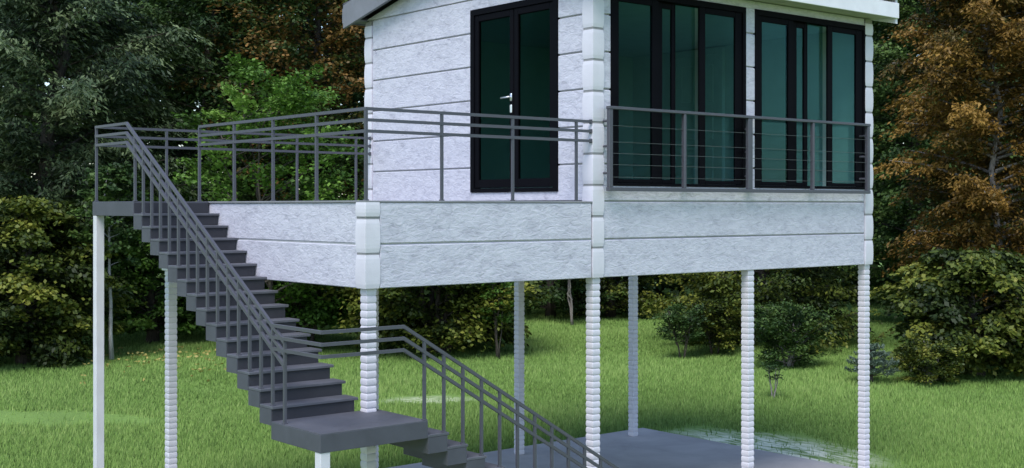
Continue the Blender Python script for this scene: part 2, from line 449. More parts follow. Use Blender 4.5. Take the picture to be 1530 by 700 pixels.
mb.build('handle', M_STEEL, dr, True)
MB().cbox(hx-0.012, hx, yh-0.02, yh+0.02, zh-0.20, zh-0.095, .006).build('lock_plate', M_STEEL, dr)

# big sliding windows
def window(x0, x1, edges):
    """edges: outer, glass, stile, glass, thin bar, glass, stile, glass, outer"""
    g1a, g1b, g2a, t0, t1, g2b, g3a, g3b = edges
    ya, yb = FY-0.012, FY+0.12; zb_, zt_ = ZW0, ZW1
    mb = MB(); fo = 0.06
    mb.box(x0, x0+fo, ya, yb, zb_, zt_); mb.box(x1-fo, x1, ya, yb, zb_, zt_)
    mb.box(x0+fo, x1-fo, ya, yb, zt_-0.075, zt_); mb.box(x0+fo, x1-fo, ya, yb, zb_, zb_+0.035)
    wd = mb.build('sliding_window', M_FRAME, house)
    def sash(a, b, ga, gb, y, bar=0.0):
        z0, z1 = zb_+0.037, zt_-0.077; mb = MB(); d = 0.036
        mb.cbox(a, ga, y, y+d, z0, z1, .005); mb.cbox(gb, b, y, y+d, z0, z1, .005)
        mb.cbox(ga, gb, y+.001, y+d-.001, z1-0.075, z1, .005); mb.cbox(ga, gb, y+.001, y+d-.001, z0, z0+0.045, .005)
        mb.build('sash', M_FRAME, wd)
        MB().box(ga-.01, gb+.01, y+0.014, y+0.02, z0+0.035, z1-0.065).build('pane', M_GLASS, wd)
    sash(x0+fo+.003, g1b+0.115, g1a, g1b, ya+0.016)
    sash(g3a-0.11, x1-fo-.003, g3a, g3b, ya+0.016)
    sash(g1b+0.05, t1, g2a, t0, ya+0.075)
    z0, z1 = zb_+0.037, zt_-0.077
    MB().cbox(t1+.002, t1+0.02, ya+0.075, ya+0.111, z0, z1, .004).build('meeting_stile', M_FRAME, wd)
    MB().box(t1+.018, g2b+0.08, ya+0.088, ya+0.094, z0, z1).build('pane', M_GLASS, wd)
    return wd
window(*WINS[0], (3.647, 4.221, 4.463, 4.632, 4.680, 4.991, 5.194, 5.776))
window(*WINS[1], (6.319, 6.876, 7.136, 7.299, 7.355, 7.651, 7.867, 8.422))

# inside of the room
MB().box(cx1+0.012, X1-0.184, 0.186, LY-0.184, ZD-0.018, ZD+0.002).build('room_floor', M_INFLOOR, house)
MB().box(cx1+0.012, X1-0.184, 0.186, LY-0.184, Z_SOF-0.14, Z_SOF-0.1).build('room_ceiling', M_INWALL, house)
MB().box(cx1+0.012, X1-0.184, LY-0.182, LY-0.173, ZD+0.004, Z_SOF-0.142).build('room_wall', M_INWALL, house)
MB().box(X1-0.182, X1-0.173, 0.19, LY-0.186, ZD+0.004, Z_SOF-0.142).build('room_wall', M_INWALL, house)
xd = X1-0.186; dy0, dy1 = 2.78, 3.72
idr = MB().cbox(xd-0.05, xd, dy0, dy1, ZD+0.01, ZD+2.42, .006).build('inside_door', M_INDOOR, house)
for py0, py1 in ((dy0+0.11, dy0+0.42), (dy0+0.52, dy0+0.83)):
    for pz0, pz1 in ((0.20, 0.90), (1.04, 1.50), (1.64, 2.26)):
        mb = MB()
        mb.cbox(xd-0.066, xd-0.048, py0, py1, ZD+pz0, ZD+pz0+0.035, .004); mb.cbox(xd-0.066, xd-0.048, py0, py1, ZD+pz1-0.035, ZD+pz1, .004)
        mb.cbox(xd-0.065, xd-0.048, py0, py0+0.035, ZD+pz0+.035, ZD+pz1-.035, .004); mb.cbox(xd-0.065, xd-0.048, py1-0.035, py1, ZD+pz0+.035, ZD+pz1-.035, .004)
        mb.build('door_panel', M_INDOOR, idr)
mb = MB(); mb.cbox(xd-0.07, xd, dy0-0.10, dy0-.003, ZD+0.01, ZD+2.52, .004); mb.cbox(xd-0.07, xd, dy1+.003, dy1+0.10, ZD+0.01, ZD+2.52, .004); mb.cbox(xd-0.069, xd, dy0-.003, dy1+.003, ZD+2.423, ZD+2.52, .004)
mb.build('door_trim', M_INDOOR, idr)

# roof: gable with the ridge along x
RX0, RX1, RY0, RY1 = LX-0.20, X1+0.16, -0.30, 5.24
SL = 0.229; ym = (RY0+RY1)/2
def rz(y, off): return CZ + 2.66 + off + SL*min(y-RY0, RY1-y)
mb = MB()
def slab(mb, ya, yb, x0, x1, o0, o1):
    v = []
    for x in (x0, x1):
        for y in (ya, yb):
            for o in (o0, o1): v.append((x, y, rz(y, o)))
    mb.add(v, [(0,1,3,2), (4,6,7,5), (0,4,5,1), (2,3,7,6), (0,2,6,4), (1,5,7,3)])
slab(mb, RY0+0.005, ym, RX0+0.06, RX1-0.06, 0.20, 0.30); slab(mb, ym, RY1-0.005, RX0+0.06, RX1-0.06, 0.20, 0.30)
roof = mb.build('roof', M_TILE, house)
for x0, x1 in ((RX0, RX0+0.05), (RX1-0.05, RX1)):
    for ya, yb in ((RY0+0.002, ym-.001), (ym+.001, RY1)):
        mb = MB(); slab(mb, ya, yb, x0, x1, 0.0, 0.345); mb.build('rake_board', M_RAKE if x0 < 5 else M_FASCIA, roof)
for ya, yb in ((RY0-0.03, RY0-0.002), (RY1+0.002, RY1+0.03)):
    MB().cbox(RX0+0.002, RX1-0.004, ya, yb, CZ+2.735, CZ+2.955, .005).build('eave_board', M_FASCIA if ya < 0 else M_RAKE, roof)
MB().box(RX0+0.052, RX1-0.052, RY0+0.004, FY+0.15, Z_SOF+.002, Z_SOF+0.02).build('soffit', M_SOFFIT, roof)
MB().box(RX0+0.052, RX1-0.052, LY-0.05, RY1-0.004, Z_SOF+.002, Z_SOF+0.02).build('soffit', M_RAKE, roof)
# rows of barrel tiles
V = []; F = []
nt_ = 46; rows = 10
for side in (0, 1):
    for rI in range(rows):
        for i in range(nt_):
            xw = (RX1-RX0-0.02)/nt_; xc = RX0+0.01+xw*(i+0.5)
            d0 = -0.04 + rI*(2.80/rows); d1 = d0 + 2.80/rows*1.08
            b = len(V)
            for dd, up in ((d0, 0.365), (d1, 0.340)):
                y = RY0+dd if side == 0 else RY1-dd
                zz_ = CZ+2.66+up+SL*dd
                for k in range(5):
                    a = math.pi*k/4
                    V.append((xc-math.cos(a)*xw*0.49, y, zz_+math.sin(a)*0.035))
            for k in range(4): F.append((b+k, b+k+1, b+6+k, b+5+k))
            F.append((b, b+1, b+2, b+3, b+4))
ti = MB().add(V, F).build('roof_tiles', M_TILE, roof); ti['kind'] = 'stuff'

# railings ------------------------------------------------------------
RW = 0.032
RH = [0.945, 0.83, 0.715]
def rail_run(parent, pts, zoff, name='rail'):
    mb = MB()
    for i, (a, b) in enumerate(zip(pts[:-1], pts[1:])):      # runs butt at the corners
        t = np.array(b, float)-np.array(a, float); t /= np.linalg.norm(t)
        a = np.array(a) + (t*RW/2 if i else 0); b = np.array(b) + (t*RW/2 if i < len(pts)-2 else 0)
        mb.bar((a[0], a[1], a[2]+zoff), (b[0], b[1], b[2]+zoff), RW, RW)
    return mb.build(name, M_RAIL, parent)
def post(parent, x, y, z0, z1, w_=0.028):
    mb = MB(); mb.box(x-w_/2, x+w_/2, y-w_/2, y+w_/2, z0, z1)
    mb.cbox(x-w_*0.8, x+w_*0.8, y-w_*0.8, y+w_*0.8, z0, z0+0.012, .002)
    return mb.build('post', M_RAIL, parent)
e = 0.03
dpts = [(LX-0.005, e, ZD), (e, e, ZD), (e, 3.88, ZD)]
BY = LY-0.17
def cap(mb, x, y, z): mb.cbox(x-0.014, x, y-0.024, y+0.024, z-0.026, z+0.026, .003)
drail = rail_run(house, dpts, RH[0], 'deck_railing')
for h in RH[1:]: rail_run(drail, dpts, h)
for h in RH:
    mb = MB(); cap(mb, LX-0.001, e+0.0, ZD+h); cap(mb, LX-0.001, BY, ZD+h); mb.build('wall_flange', M_RAIL, drail)
for y in (3.88, 2.937, 1.98, 1.014, e): post(drail, e, y, ZD, ZD+RH[0]-0.01, 0.030)
for x in (0.995, 1.984, 2.951): post(drail, x, e, ZD, ZD+RH[0]-0.01)
for h in RH:
    MB().bar((-0.938+RW/2+0.001, BY, ZD+h), (LX-0.005, BY, ZD+h), RW, RW).build('rail', M_RAIL, drail)
for x in (0.004, 0.98, 1.957, 2.937): post(drail, x, BY, ZD, ZD+RH[0]-0.01)

# balcony guard in front of the windows
by = -0.10; bz0, bz1 = CZ+0.205, CZ+1.177
BXS = [3.372, 4.655, 5.885, 5.925, 7.2416, 8.52]
bal = MB().cbox(3.335, 8.56, by-0.03, by+0.03, bz1-0.018, bz1+0.018, .004).build('balcony_guard', M_RAIL, house)
MB().cbox(3.335, 8.56, by-0.028, by+0.028, bz0-0.02, bz0+0.025, .004).build('bottom_rail', M_RAIL, bal)
for x in BXS:
    w_ = 0.024 if 5.8 < x < 6 else (0.03 if x in (BXS[0], BXS[-1]) else 0.022)
    MB().cbox(x-w_, x+w_, by-0.025, by+0.025, bz0+0.026, bz1-0.019, .004).build('post', M_RAIL, bal)
for k, z in enumerate((0.352, 0.50, 0.635, 0.77, 0.965)):
    MB().tube([(3.38, by, CZ+z*1.0+0.0), (8.51, by, CZ+z)], 0.0028, 5).build('cable', M_WIRE, bal)
for x in (3.40, 5.99, 8.52):
    for z in (0.40, 0.72, 1.02):
        MB().tube([(x-0.03, by+0.02, CZ+z), (x-0.03, FY+0.01 if x < 8.4 and x > 3.45 else 0.012, CZ+z)], 0.016, 8).build('bracket', M_RAIL, bal)

# ------------------------------------------------------------------ the staircase
W = 0.97; TR = 0.2405; Y0 = 0.20; NR = 15
ZL = CZ-2.123                     # middle landing
RI = (ZD-ZL)/NR
TH = 0.178
LXR = 0.262; LYF = -0.74
stair = thing('staircase', 'grey stair with two flights, square landings and tube railing at the deck', 'staircase', (-0.35, -0.3, ZL))
def step(x0, x1, y0, y1, zt_, run):
    """body block and tread plate; run 'y' descends to -y, 'x' to +x"""
    s = MB().box(x0, x1, y0, y1, zt_-TH-0.01, zt_-0.03).build('step', M_STEP, stair)
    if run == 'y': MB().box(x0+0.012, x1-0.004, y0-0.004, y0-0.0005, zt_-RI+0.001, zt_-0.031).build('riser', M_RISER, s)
    if run == 'y': MB().cbox(x0, x1+0.035, y0-0.022, y1-0.001, zt_-0.029, zt_, .004).build('tread', M_TREAD, s)
    else: MB().cbox(x0-0.0+0.001, x1+0.022, y0, y1+0.03, zt_-0.029, zt_, .004).build('tread', M_TREAD, s)
for k in range(1, NR):            # k-th tread below the deck
    yb = Y0 + TR*(NR-k)
    step(-W, -0.003, yb-TR+0.0, yb-0.006, ZD-RI*k, 'y')
ml = MB().cbox(-W, LXR, LYF, Y0-0.001, ZL-TH, ZL-0.006, .004).build('landing', M_STEP, stair)
MB().box(-W+.002, LXR-.002, LYF+.002, Y0-0.003, ZL-0.007, ZL).build('landing_lit_top', M_TREAD, ml)  # thin plate added to paint the landing's top as lit
ul = MB().cbox(-W, 0.002, Y0+TR*(NR-1)+0.001, LY-0.12, ZD-TH, ZD-0.001, .004).build('landing', M_STEP, stair)
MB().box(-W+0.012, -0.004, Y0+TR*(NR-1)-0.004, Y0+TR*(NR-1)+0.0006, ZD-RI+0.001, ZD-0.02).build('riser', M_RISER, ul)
NR2 = 13; RI2 = (ZL-SLAB_T)/NR2
for k in range(1, NR2):
    x0 = LXR + TR*(k-1)
    step(x0+0.001, x0+TR, LYF, 0.042, ZL-RI2*k, 'x')
def sup(x, y, z1, s=0.105):
    MB().cbox(x-s/2, x+s/2, y-s/2, y+s/2, 0.0 if y > 4.5 or x < SX0 else SLAB_T-.01, z1, .004).build('support_post', M_POST, stair)
sup(-W+0.055, LY-0.185, ZD-TH)
sup(-W+0.06, LYF+0.06, ZL-TH)
# stair railing: left edge of the upper flight, outer edge of the landing and of the lower flight
xi = -W+0.032; yi = LYF+0.03
SLP = RI/TR
yb0, yb1 = 3.84, 0.209
zs0 = ZD; zs1 = ZD-(yb0-yb1)*SLP
xb0 = -0.01; SLP2 = RI2/TR
xend = LXR + TR*12 + 0.05
def stair_rail(h, name, parent):
    mb = MB()
    mb.bar((xi, BY+0.018, ZD+h), (xi, yb0, ZD+h), RW, RW)
    yend = -0.02
    mb.bar((xi, yb0, ZD+h), (xi, yend, ZD+h-(yb0-yend)*SLP), RW, RW)
    mb.bar((xi+.001, yb1+0.02, ZL+h), (xi+.001, yi+0.019, ZL+h), RW, RW)
    mb.bar((xi-0.018, yi, ZL+h), (xb0, yi, ZL+h), RW, RW)
    mb.bar((xb0, yi, ZL+h), (xend, yi, ZL+h-(xend-xb0)*SLP2), RW, RW)
    return mb.build(name, M_RAIL, parent)
srail = stair_rail(RH[0], 'stair_railing', stair)
for h in RH[1:]: stair_rail(h, 'rail', srail)
def railz(y): return ZD+RH[0]-(yb0-y)*SLP
post(srail, xi, BY, ZD, ZD+RH[0]-0.01)
for k in range(0, NR+1):
    y = Y0 + TR*(NR-1-k) + 0.022
    z0 = ZD-RI*k if k < NR else ZL
    post(srail, xi, y, z0, railz(y)-0.01)
for k in range(0, NR2):
    x = LXR + TR*k - 0.025
    post(srail, x, yi, ZL-RI2*k, ZL+RH[0]-(x-xb0)*SLP2-0.01)

# ------------------------------------------------------------------ vegetation
def unit(a): return a/(np.linalg.norm(a, axis=-1, keepdims=True)+1e-9)
def leaves(C, O, R, L, ll, lw, droop, flat, spread=0.7, rnd=0.35, tint0=None, seed=0, updir=0.0):
    """sprays of leaves: centres C, outward directions O, radius R, L leaves each; returns V, F, tint"""
    g = np.random.default_rng(seed); n = len(C); N = n*L
    O = unit(O); up = np.array([0, 0, 1.])
    Sd = unit(np.cross(O, up)); Nn = unit(np.cross(Sd, O))
    Rr = (np.ones(n)*R if np.isscalar(R) else R)
    u = g.uniform(-1, 1, (n, L)); v = g.normal(0, 0.55, (n, L))*(1-0.35*u); wv = g.normal(0, flat, (n, L))
    q = Rr[:, None, None]
    P = C[:, None] + q*(u[..., None]*O[:, None] + spread*v[..., None]*Sd[:, None] + wv[..., None]*Nn[:, None])
    P[..., 2] -= (q[..., 0]*droop*0.55*(u+1)**2*0.5)
    D = O[:, None]*0.75 + Sd[:, None]*np.sign(v)[..., None]*g.uniform(0.1, 1.0, (n, L))[..., None] + g.normal(0, rnd, (n, L, 3))
    D[..., 2] -= droop*g.uniform(0.3, 1.2, (n, L)); D[..., 2] += updir
    D = unit(D.reshape(N, 3)); P = P.reshape(N, 3)
    nr = np.repeat(Nn, L, 0) + g.normal(0, 0.45, (N, 3))
    T = unit(np.cross(D, nr))
    s = g.uniform(0.65, 1.25, N)[:, None]
    a = D*ll*s; b = T*lw*0.5*s
    V = np.stack([P-a*0.5, P-a*0.05+b, P+a*0.5, P-a*0.05-b], 1).reshape(-1, 3)
    F = np.arange(N*4).reshape(N, 4)
    ti = (np.zeros(n) if tint0 is None else tint0)[:, None] + g.normal(0, 0.10, (n, L))
    return V, F, np.repeat(np.clip(ti.reshape(N), 0, 1), 4)

PROFILE = {
    'round': lambda t: np.sin(np.pi*np.clip(t*0.86+0.12, 0, 1))**0.55,
    'dome': lambda t: np.sqrt(np.clip(1-(t*0.96)**2.2, 0, 1))*np.clip(0.72+t*1.2, 0, 1),
    'cone': lambda t: np.clip(1-t, 0.03, 1)**0.75*np.clip(0.55+t*3, 0, 1),
    'column': lambda t: np.clip(np.sin(np.pi*np.clip(t*0.92+0.06, 0, 1))**0.35, 0.1, 1),
}
def tree(name, label, cat, px, D, H, R, z0, kind, leafm, barkm, limbs=60, subs=8, L=45, ll=0.13, lw=0.075, spray=0.45,
         droop=0.4, flat=0.18, rise=0.25, tr=0.16, stems=1, seed=1, group=None, tvar=0.20, tbase=0.45, limb_r=0.03, inner=0.3, spread=0.7, rnd=0.35, tgrad=0.0, barelimb=0.0, plume=1.0):
    g = np.random.default_rng(seed)
    p = pix_ground(px, D); gz = float(lawn_z(p[0], p[1])) - 0.02
    root = thing(name, label, cat, (p[0], p[1], gz), group)
    base = np.array([p[0], p[1], gz])
    # stems
    tb = MB(); axes = []
    for s in range(stems):
        a = g.uniform(0, 6.28); off = 0 if stems == 1 else 0.10*R
        lean = 0.05*H if stems == 1 else g.uniform(0.25, 0.6)*R
        pts = [base + np.array([math.cos(a)*off, math.sin(a)*off, 0])]
        m = 7
        for i in range(1, m+1):
            t = i/m
            pts.append(base + np.array([math.cos(a)*(off+lean*t**1.3), math.sin(a)*(off+lean*t**1.3), 0]) + np.array([g.normal(0, 0.012*H), g.normal(0, 0.012*H), 0])*min(1, 2*t) + np.array([0, 0, H*0.97*t*(1 if s == 0 else g.uniform(0.75, 1))]))
        r0 = tr*(1 if stems == 1 else 0.6)
        tb.tube(pts, [r0*(1.35 if i == 0 else 1)*(1-i/m)**0.8+0.008 for i in range(m+1)], 7)
        axes.append(np.array(pts))
    C = []; O = []; TI = []; RS = []
    prof = PROFILE[kind]
    for i in range(limbs):
        t = (i+g.uniform(0, 1))/limbs
        t = t**(1.35 if kind == 'dome' else 0.85)
        az = i*2.39996 + g.normal(0, 0.3)
        ax = axes[i % stems]
        zc = z0 + t*(H-z0)
        k = np.interp(zc-gz, ax[:, 2]-gz, np.arange(len(ax))); k0 = int(min(k, len(ax)-2)); org = ax[k0]*(1-(k-k0)) + ax[k0+1]*(k-k0)
        rr = R*float(prof(np.array(t)))*g.uniform(0.6, 1.14)
        dirh = np.array([math.cos(az), math.sin(az), 0.])
        cen = base + (org-base)*np.array([0.5, 0.5, 1])
        tip = np.array([base[0], base[1], org[2]]) + dirh*rr + np.array([0, 0, rise*rr*g.uniform(0.5, 1.3)*(1.0 if t > 0.15 else 0.4)])
        st = org - np.array([0, 0, min(0.25*rr, max(zc-0.3, 0.05))])
        mid = (st+tip)/2 + np.array([0, 0, 0.10*rr + g.normal(0, 0.05*rr)]) + np.cross(dirh, [0, 0, 1])*g.normal(0, 0.08*rr)
        bz = lambda s_: (1-s_)**2*st + 2*s_*(1-s_)*mid + s_*s_*tip
        lr = limb_r*(0.5+0.8*(1-t))
        tb.tube([bz(s_) for s_ in (0, .3, .6, .95)], [lr, lr*0.75, lr*0.5, lr*0.2], 5, False)
        lt = g.normal(0, tvar*0.8) + tgrad*(t-0.5)
        for j in range(subs):
            s_ = inner + barelimb + (1-inner-barelimb)*((j+g.uniform(0.2, 1))/subs)
            q = bz(min(s_, 1.0)); sd_ = (1 if j % 2 else -1)
            tang = bz(min(s_+0.05, 1.05)) - bz(s_-0.05); tang /= np.linalg.norm(tang)+1e-9
            lat = np.cross(tang, [0, 0, 1.]); lat /= np.linalg.norm(lat)+1e-9
            ln = g.uniform(0.25, 0.75)*spray*1.6*(1.25-s_)*plume
            oo = tang*0.8 + lat*sd_*g.uniform(0.2, 1.0)
            c = q + oo*ln + np.array([0, 0, g.normal(0, 0.10*spray*plume)])
            if j % 2 == 0: tb.tube([q, c], [lr*0.3, lr*0.12], 4, False)
            C.append(c); O.append(oo + np.array([0, 0, -0.15*droop])); TI.append(tbase + lt + g.normal(0, tvar*0.6)); RS.append(spray*g.uniform(0.7, 1.25))
    C = np.array(C); O = np.array(O)
    V, F, ti = leaves(C, O, np.array(RS), L, ll, lw, droop, flat, spread, rnd, np.array(TI), seed+7)
    V[:, 2] = np.maximum(V[:, 2], gz+0.05+0.1*np.abs(np.sin(V[:, 0]*7)))
    tb.build('trunk', barkm, root, True)
    me = quad_mesh('crown', V, F, ti, leafm)
    link(bpy.data.objects.new('crown', me), root)
    return root

LM_CEDAR = leaf_mat('cedar_needles', [(0.1, (0.014, 0.027, 0.012)), (0.45, (0.052, 0.084, 0.034)), (0.8, (0.14, 0.185, 0.08))], 0.13)
LM_MAPLE = leaf_mat('yellow_green_leaves', [(0.15, (0.016, 0.030, 0.006)), (0.42, (0.060, 0.088, 0.012)), (0.62, (0.13, 0.155, 0.022)), (0.9, (0.25, 0.25, 0.04))], 0.2)
LM_DARK = leaf_mat('dark_green_leaves', [(0.1, (0.0164, 0.0367, 0.0125)), (0.45, (0.0406, 0.0835, 0.0203)), (0.85, (0.0866, 0.1420, 0.0304))], 0.16)
LM_BRIGHT = leaf_mat('fresh_green_leaves', [(0.1, (0.0359, 0.0811, 0.0125)), (0.45, (0.0866, 0.1825, 0.0257)), (0.85, (0.1724, 0.2941, 0.0507))], 0.23)
LM_AUTUMN = leaf_mat('autumn_leaves', [(0.15, (0.0265, 0.0562, 0.0140)), (0.42, (0.0562, 0.0866, 0.0179)), (0.55, (0.1318, 0.0811, 0.0203)), (0.85, (0.2434, 0.1318, 0.0359))], 0.20)
LM_RUST = leaf_mat('rust_brown_leaves', [(0.1, (0.034, 0.048, 0.010)), (0.35, (0.090, 0.062, 0.011)), (0.6, (0.165, 0.090, 0.015)), (0.9, (0.29, 0.17, 0.035))], 0.2)
LM_PINE = leaf_mat('blue_green_needles', [(0.1, (0.0304, 0.0562, 0.0452)), (0.5, (0.0764, 0.1115, 0.0866)), (0.9, (0.1318, 0.1825, 0.1318))], 0.07)
BK_DARK = bark_mat('dark_bark', (0.03, 0.024, 0.018), (0.09, 0.075, 0.06))
BK_PALE = bark_mat('pale_bark', (0.14, 0.12, 0.11), (0.32, 0.29, 0.27))
BK_BIRCH = bark_mat('birch_bark', (0.18, 0.18, 0.17), (0.42, 0.42, 0.40))

FINE = dict(ll=0.145, lw=0.10)
tree('cedar_tree', 'tall grey-green cedar with drooping feathery branches, at the left edge', 'tree', 60, 37, 12.6, 5.0, 1.6, 'column', LM_CEDAR, BK_DARK,
     limbs=130, subs=20, L=46, inner=0.12, ll=0.19, lw=0.06, spray=0.62, plume=0.5, droop=0.7, flat=0.08, rise=-0.02, tr=0.35, seed=3, spread=0.5, rnd=0.22, limb_r=0.05)
tree('maple_tree', 'low dark maple touching the ground below the cedar, left of the white stair post', 'tree', 35, 33, 4.4, 2.45, 0.35, 'dome', LM_MAPLE, BK_DARK,
     limbs=72, subs=11, L=50, plume=0.6, spray=0.46, droop=0.55, flat=0.12, rise=0.05, seed=5, tbase=0.36, **FINE)
tree('maple_tree', 'mid-green maple behind the upper stair flight and its white post', 'tree', 228, 38, 5.0, 2.2, 0.6, 'dome', LM_BRIGHT, BK_DARK,
     limbs=70, subs=8, L=46, spray=0.42, droop=0.45, flat=0.14, rise=0.08, seed=6, tbase=0.28, **FINE)
tree('birch_sapling', 'thin pale birch sapling just right of the white stair post', 'tree', 167, 33.2, 5.2, 0.9, 2.6, 'round', LM_DARK, BK_BIRCH,
     limbs=22, subs=5, L=30, spray=0.3, droop=0.4, tr=0.05, seed=8, limb_r=0.012, **FINE)
tree('fir_tree', 'dark green layered tree behind the top of the stair railing', 'tree', 292, 42, 13.4, 3.3, 2.5, 'column', LM_DARK, BK_DARK,
     limbs=95, subs=15, L=42, inner=0.15, spray=0.52, plume=0.6, droop=0.6, flat=0.09, rise=-0.05, tr=0.28, seed=9, tbase=0.40, ll=0.15, lw=0.085)
tree('autumn_tree', 'tall tree turning orange-brown left of the roof corner', 'tree', 455, 41, 13.2, 3.9, 3.0, 'column', LM_AUTUMN, BK_DARK,
     limbs=150, subs=10, L=44, inner=0.15, spray=0.6, droop=0.4, flat=0.2, rise=0.15, tr=0.3, seed=10, tbase=0.35, tvar=0.28, ll=0.15, lw=0.10)
tree('young_tree', 'fresh bright green tree behind the deck railing', 'tree', 415, 35, 8.0, 2.75, 1.7, 'round', LM_BRIGHT, BK_DARK,
     limbs=52, subs=8, L=42, spray=0.5, droop=0.3, flat=0.16, rise=0.4, tr=0.09, stems=3, seed=12, tbase=0.50, ll=0.14, lw=0.095)
tree('large_shrub', 'broad yellow-green shrub under the deck, behind the lower stair rail', 'shrub', 652, 36, 5.0, 2.95, 0.4, 'dome', LM_MAPLE, BK_DARK,
     limbs=125, subs=9, L=48, spray=0.45, droop=0.4, flat=0.17, rise=0.1, tr=0.14, stems=5, seed=13, tbase=0.44, **FINE)
tree('maple_tree', 'dark maple far across the lawn between the two front stilts of the deck', 'tree', 822, 47, 6.2, 2.8, 0.5, 'dome', LM_DARK, BK_DARK,
     limbs=65, subs=8, L=42, spray=0.5, droop=0.45, flat=0.15, rise=0.1, seed=14, tbase=0.45, ll=0.14, lw=0.08)
tree('maple_tree', 'yellow-green maple far across the lawn, between the house corner stilt and the far back stilt', 'tree', 912, 47.5, 6.5, 2.3, 0.25, 'dome', LM_MAPLE, BK_DARK,
     limbs=65, subs=8, L=42, spray=0.5, droop=0.45, flat=0.15, rise=0.1, seed=15, tbase=0.40, ll=0.14, lw=0.08)
tree('maple_tree', 'big yellow-green maple below the right window, behind the middle front stilt', 'tree', 1145, 37.5, 6.4, 3.7, 0.35, 'dome', LM_MAPLE, BK_DARK,
     limbs=105, subs=12, L=46, plume=0.65, spray=0.54, droop=0.55, flat=0.12, rise=0.1, tr=0.2, seed=16, tbase=0.42, ll=0.13, lw=0.075)
tree('round_bush', 'dense dark green bush with pale stems right of the middle front stilt', 'bush', 1178, 32.0, 1.6, 0.95, 0.15, 'round', LM_DARK, BK_PALE,
     limbs=60, subs=6, L=40, spray=0.22, droop=0.2, flat=0.25, rise=0.4, tr=0.035, stems=6, seed=17, tbase=0.50, ll=0.085, lw=0.05, limb_r=0.012)
tree('small_shrub', 'small loose shrub on the lawn left of the middle front stilt', 'shrub', 1020, 34.5, 1.4, 0.65, 0.45, 'round', LM_DARK, BK_DARK,
     limbs=26, subs=5, L=26, spray=0.18, droop=0.2, flat=0.25, rise=0.4, tr=0.02, stems=4, seed=18, tbase=0.50, ll=0.085, lw=0.05, limb_r=0.008)
tree('small_shrub', 'leafy shrub beside the big maple, touching the lawn left of the middle front stilt', 'shrub', 1068, 35.2, 1.5, 0.85, 0.2, 'round', LM_MAPLE, BK_DARK,
     limbs=40, subs=5, L=34, spray=0.24, droop=0.3, flat=0.2, rise=0.3, tr=0.03, stems=4, seed=19, tbase=0.35, ll=0.09, lw=0.055, limb_r=0.01)
tree('seedling', 'tiny thin-stemmed seedling on the open lawn near the concrete slab', 'plant', 1155, 26.9, 0.75, 0.22, 0.42, 'round', LM_DARK, BK_PALE,
     limbs=12, subs=3, L=10, spray=0.09, droop=0.2, rise=0.5, tr=0.016, stems=4, seed=20, tbase=0.5, ll=0.07, lw=0.035, limb_r=0.005)
tree('sapling', 'slender sapling with bare thin stems right of the broad shrub', 'plant', 744, 34.5, 2.5, 0.55, 0.95, 'round', LM_BRIGHT, BK_DARK,
     limbs=26, subs=5, L=26, spray=0.22, droop=0.35, rise=0.3, tr=0.022, stems=5, seed=21, tbase=0.38, ll=0.09, lw=0.055, limb_r=0.008)
tree('rust_tree', 'tall rust-brown tree with bare grey limbs at the right edge', 'tree', 1505, 35, 12.4, 3.2, 1.0, 'column', LM_RUST, BK_PALE,
     limbs=135, subs=18, L=64, inner=0.1, ll=0.13, lw=0.06, spray=0.55, plume=0.6, droop=0.65, flat=0.09, rise=0.0, tr=0.11, seed=22, tbase=0.52, tvar=0.18, spread=0.55, limb_r=0.05)
tree('broadleaf_tree', 'tall dense green tree right behind the house corner', 'tree', 1372, 44, 13.6, 3.5, 1.0, 'column', LM_DARK, BK_DARK,
     limbs=150, subs=10, L=44, inner=0.15, spray=0.55, droop=0.55, flat=0.2, rise=0.0, tr=0.3, seed=23, tbase=0.52, ll=0.15, lw=0.10)
tree('maple_tree', 'spreading yellow-green maple at the foot of the rust-brown tree', 'tree', 1460, 31, 3.1, 2.35, 0.4, 'dome', LM_MAPLE, BK_DARK,
     limbs=72, subs=9, L=52, spray=0.42, plume=0.7, droop=0.55, flat=0.12, rise=0.05, seed=24, tbase=0.44, **FINE)
tree('round_bush', 'fine-leaved green bush on the lawn in front of the right maple', 'bush', 1388, 28.9, 1.0, 0.7, 0.1, 'round', LM_MAPLE, BK_PALE,
     limbs=45, subs=5, L=38, spray=0.2, droop=0.25, flat=0.22, rise=0.3, tr=0.025, stems=5, seed=25, tbase=0.52, ll=0.075, lw=0.045, limb_r=0.008)
tree('bare_shrub', 'pale bare-stemmed shrub in front of the far dark maple', 'shrub', 857, 44.5, 2.6, 0.7, 1.5, 'round', LM_DARK, BK_PALE,
     limbs=16, subs=4, L=16, spray=0.25, droop=0.3, rise=0.5, tr=0.06, stems=4, seed=26, tbase=0.5, limb_r=0.015, **FINE)

tree('green_shrub', 'fresh green shrub with thin bare stems between the stair and the deck corner stilt', 'shrub', 455, 37, 4.6, 2.0, 0.85, 'dome', LM_BRIGHT, BK_DARK,
     limbs=62, subs=8, L=44, spray=0.42, droop=0.4, flat=0.17, rise=0.1, tr=0.08, stems=4, seed=31, tbase=0.36, **FINE)

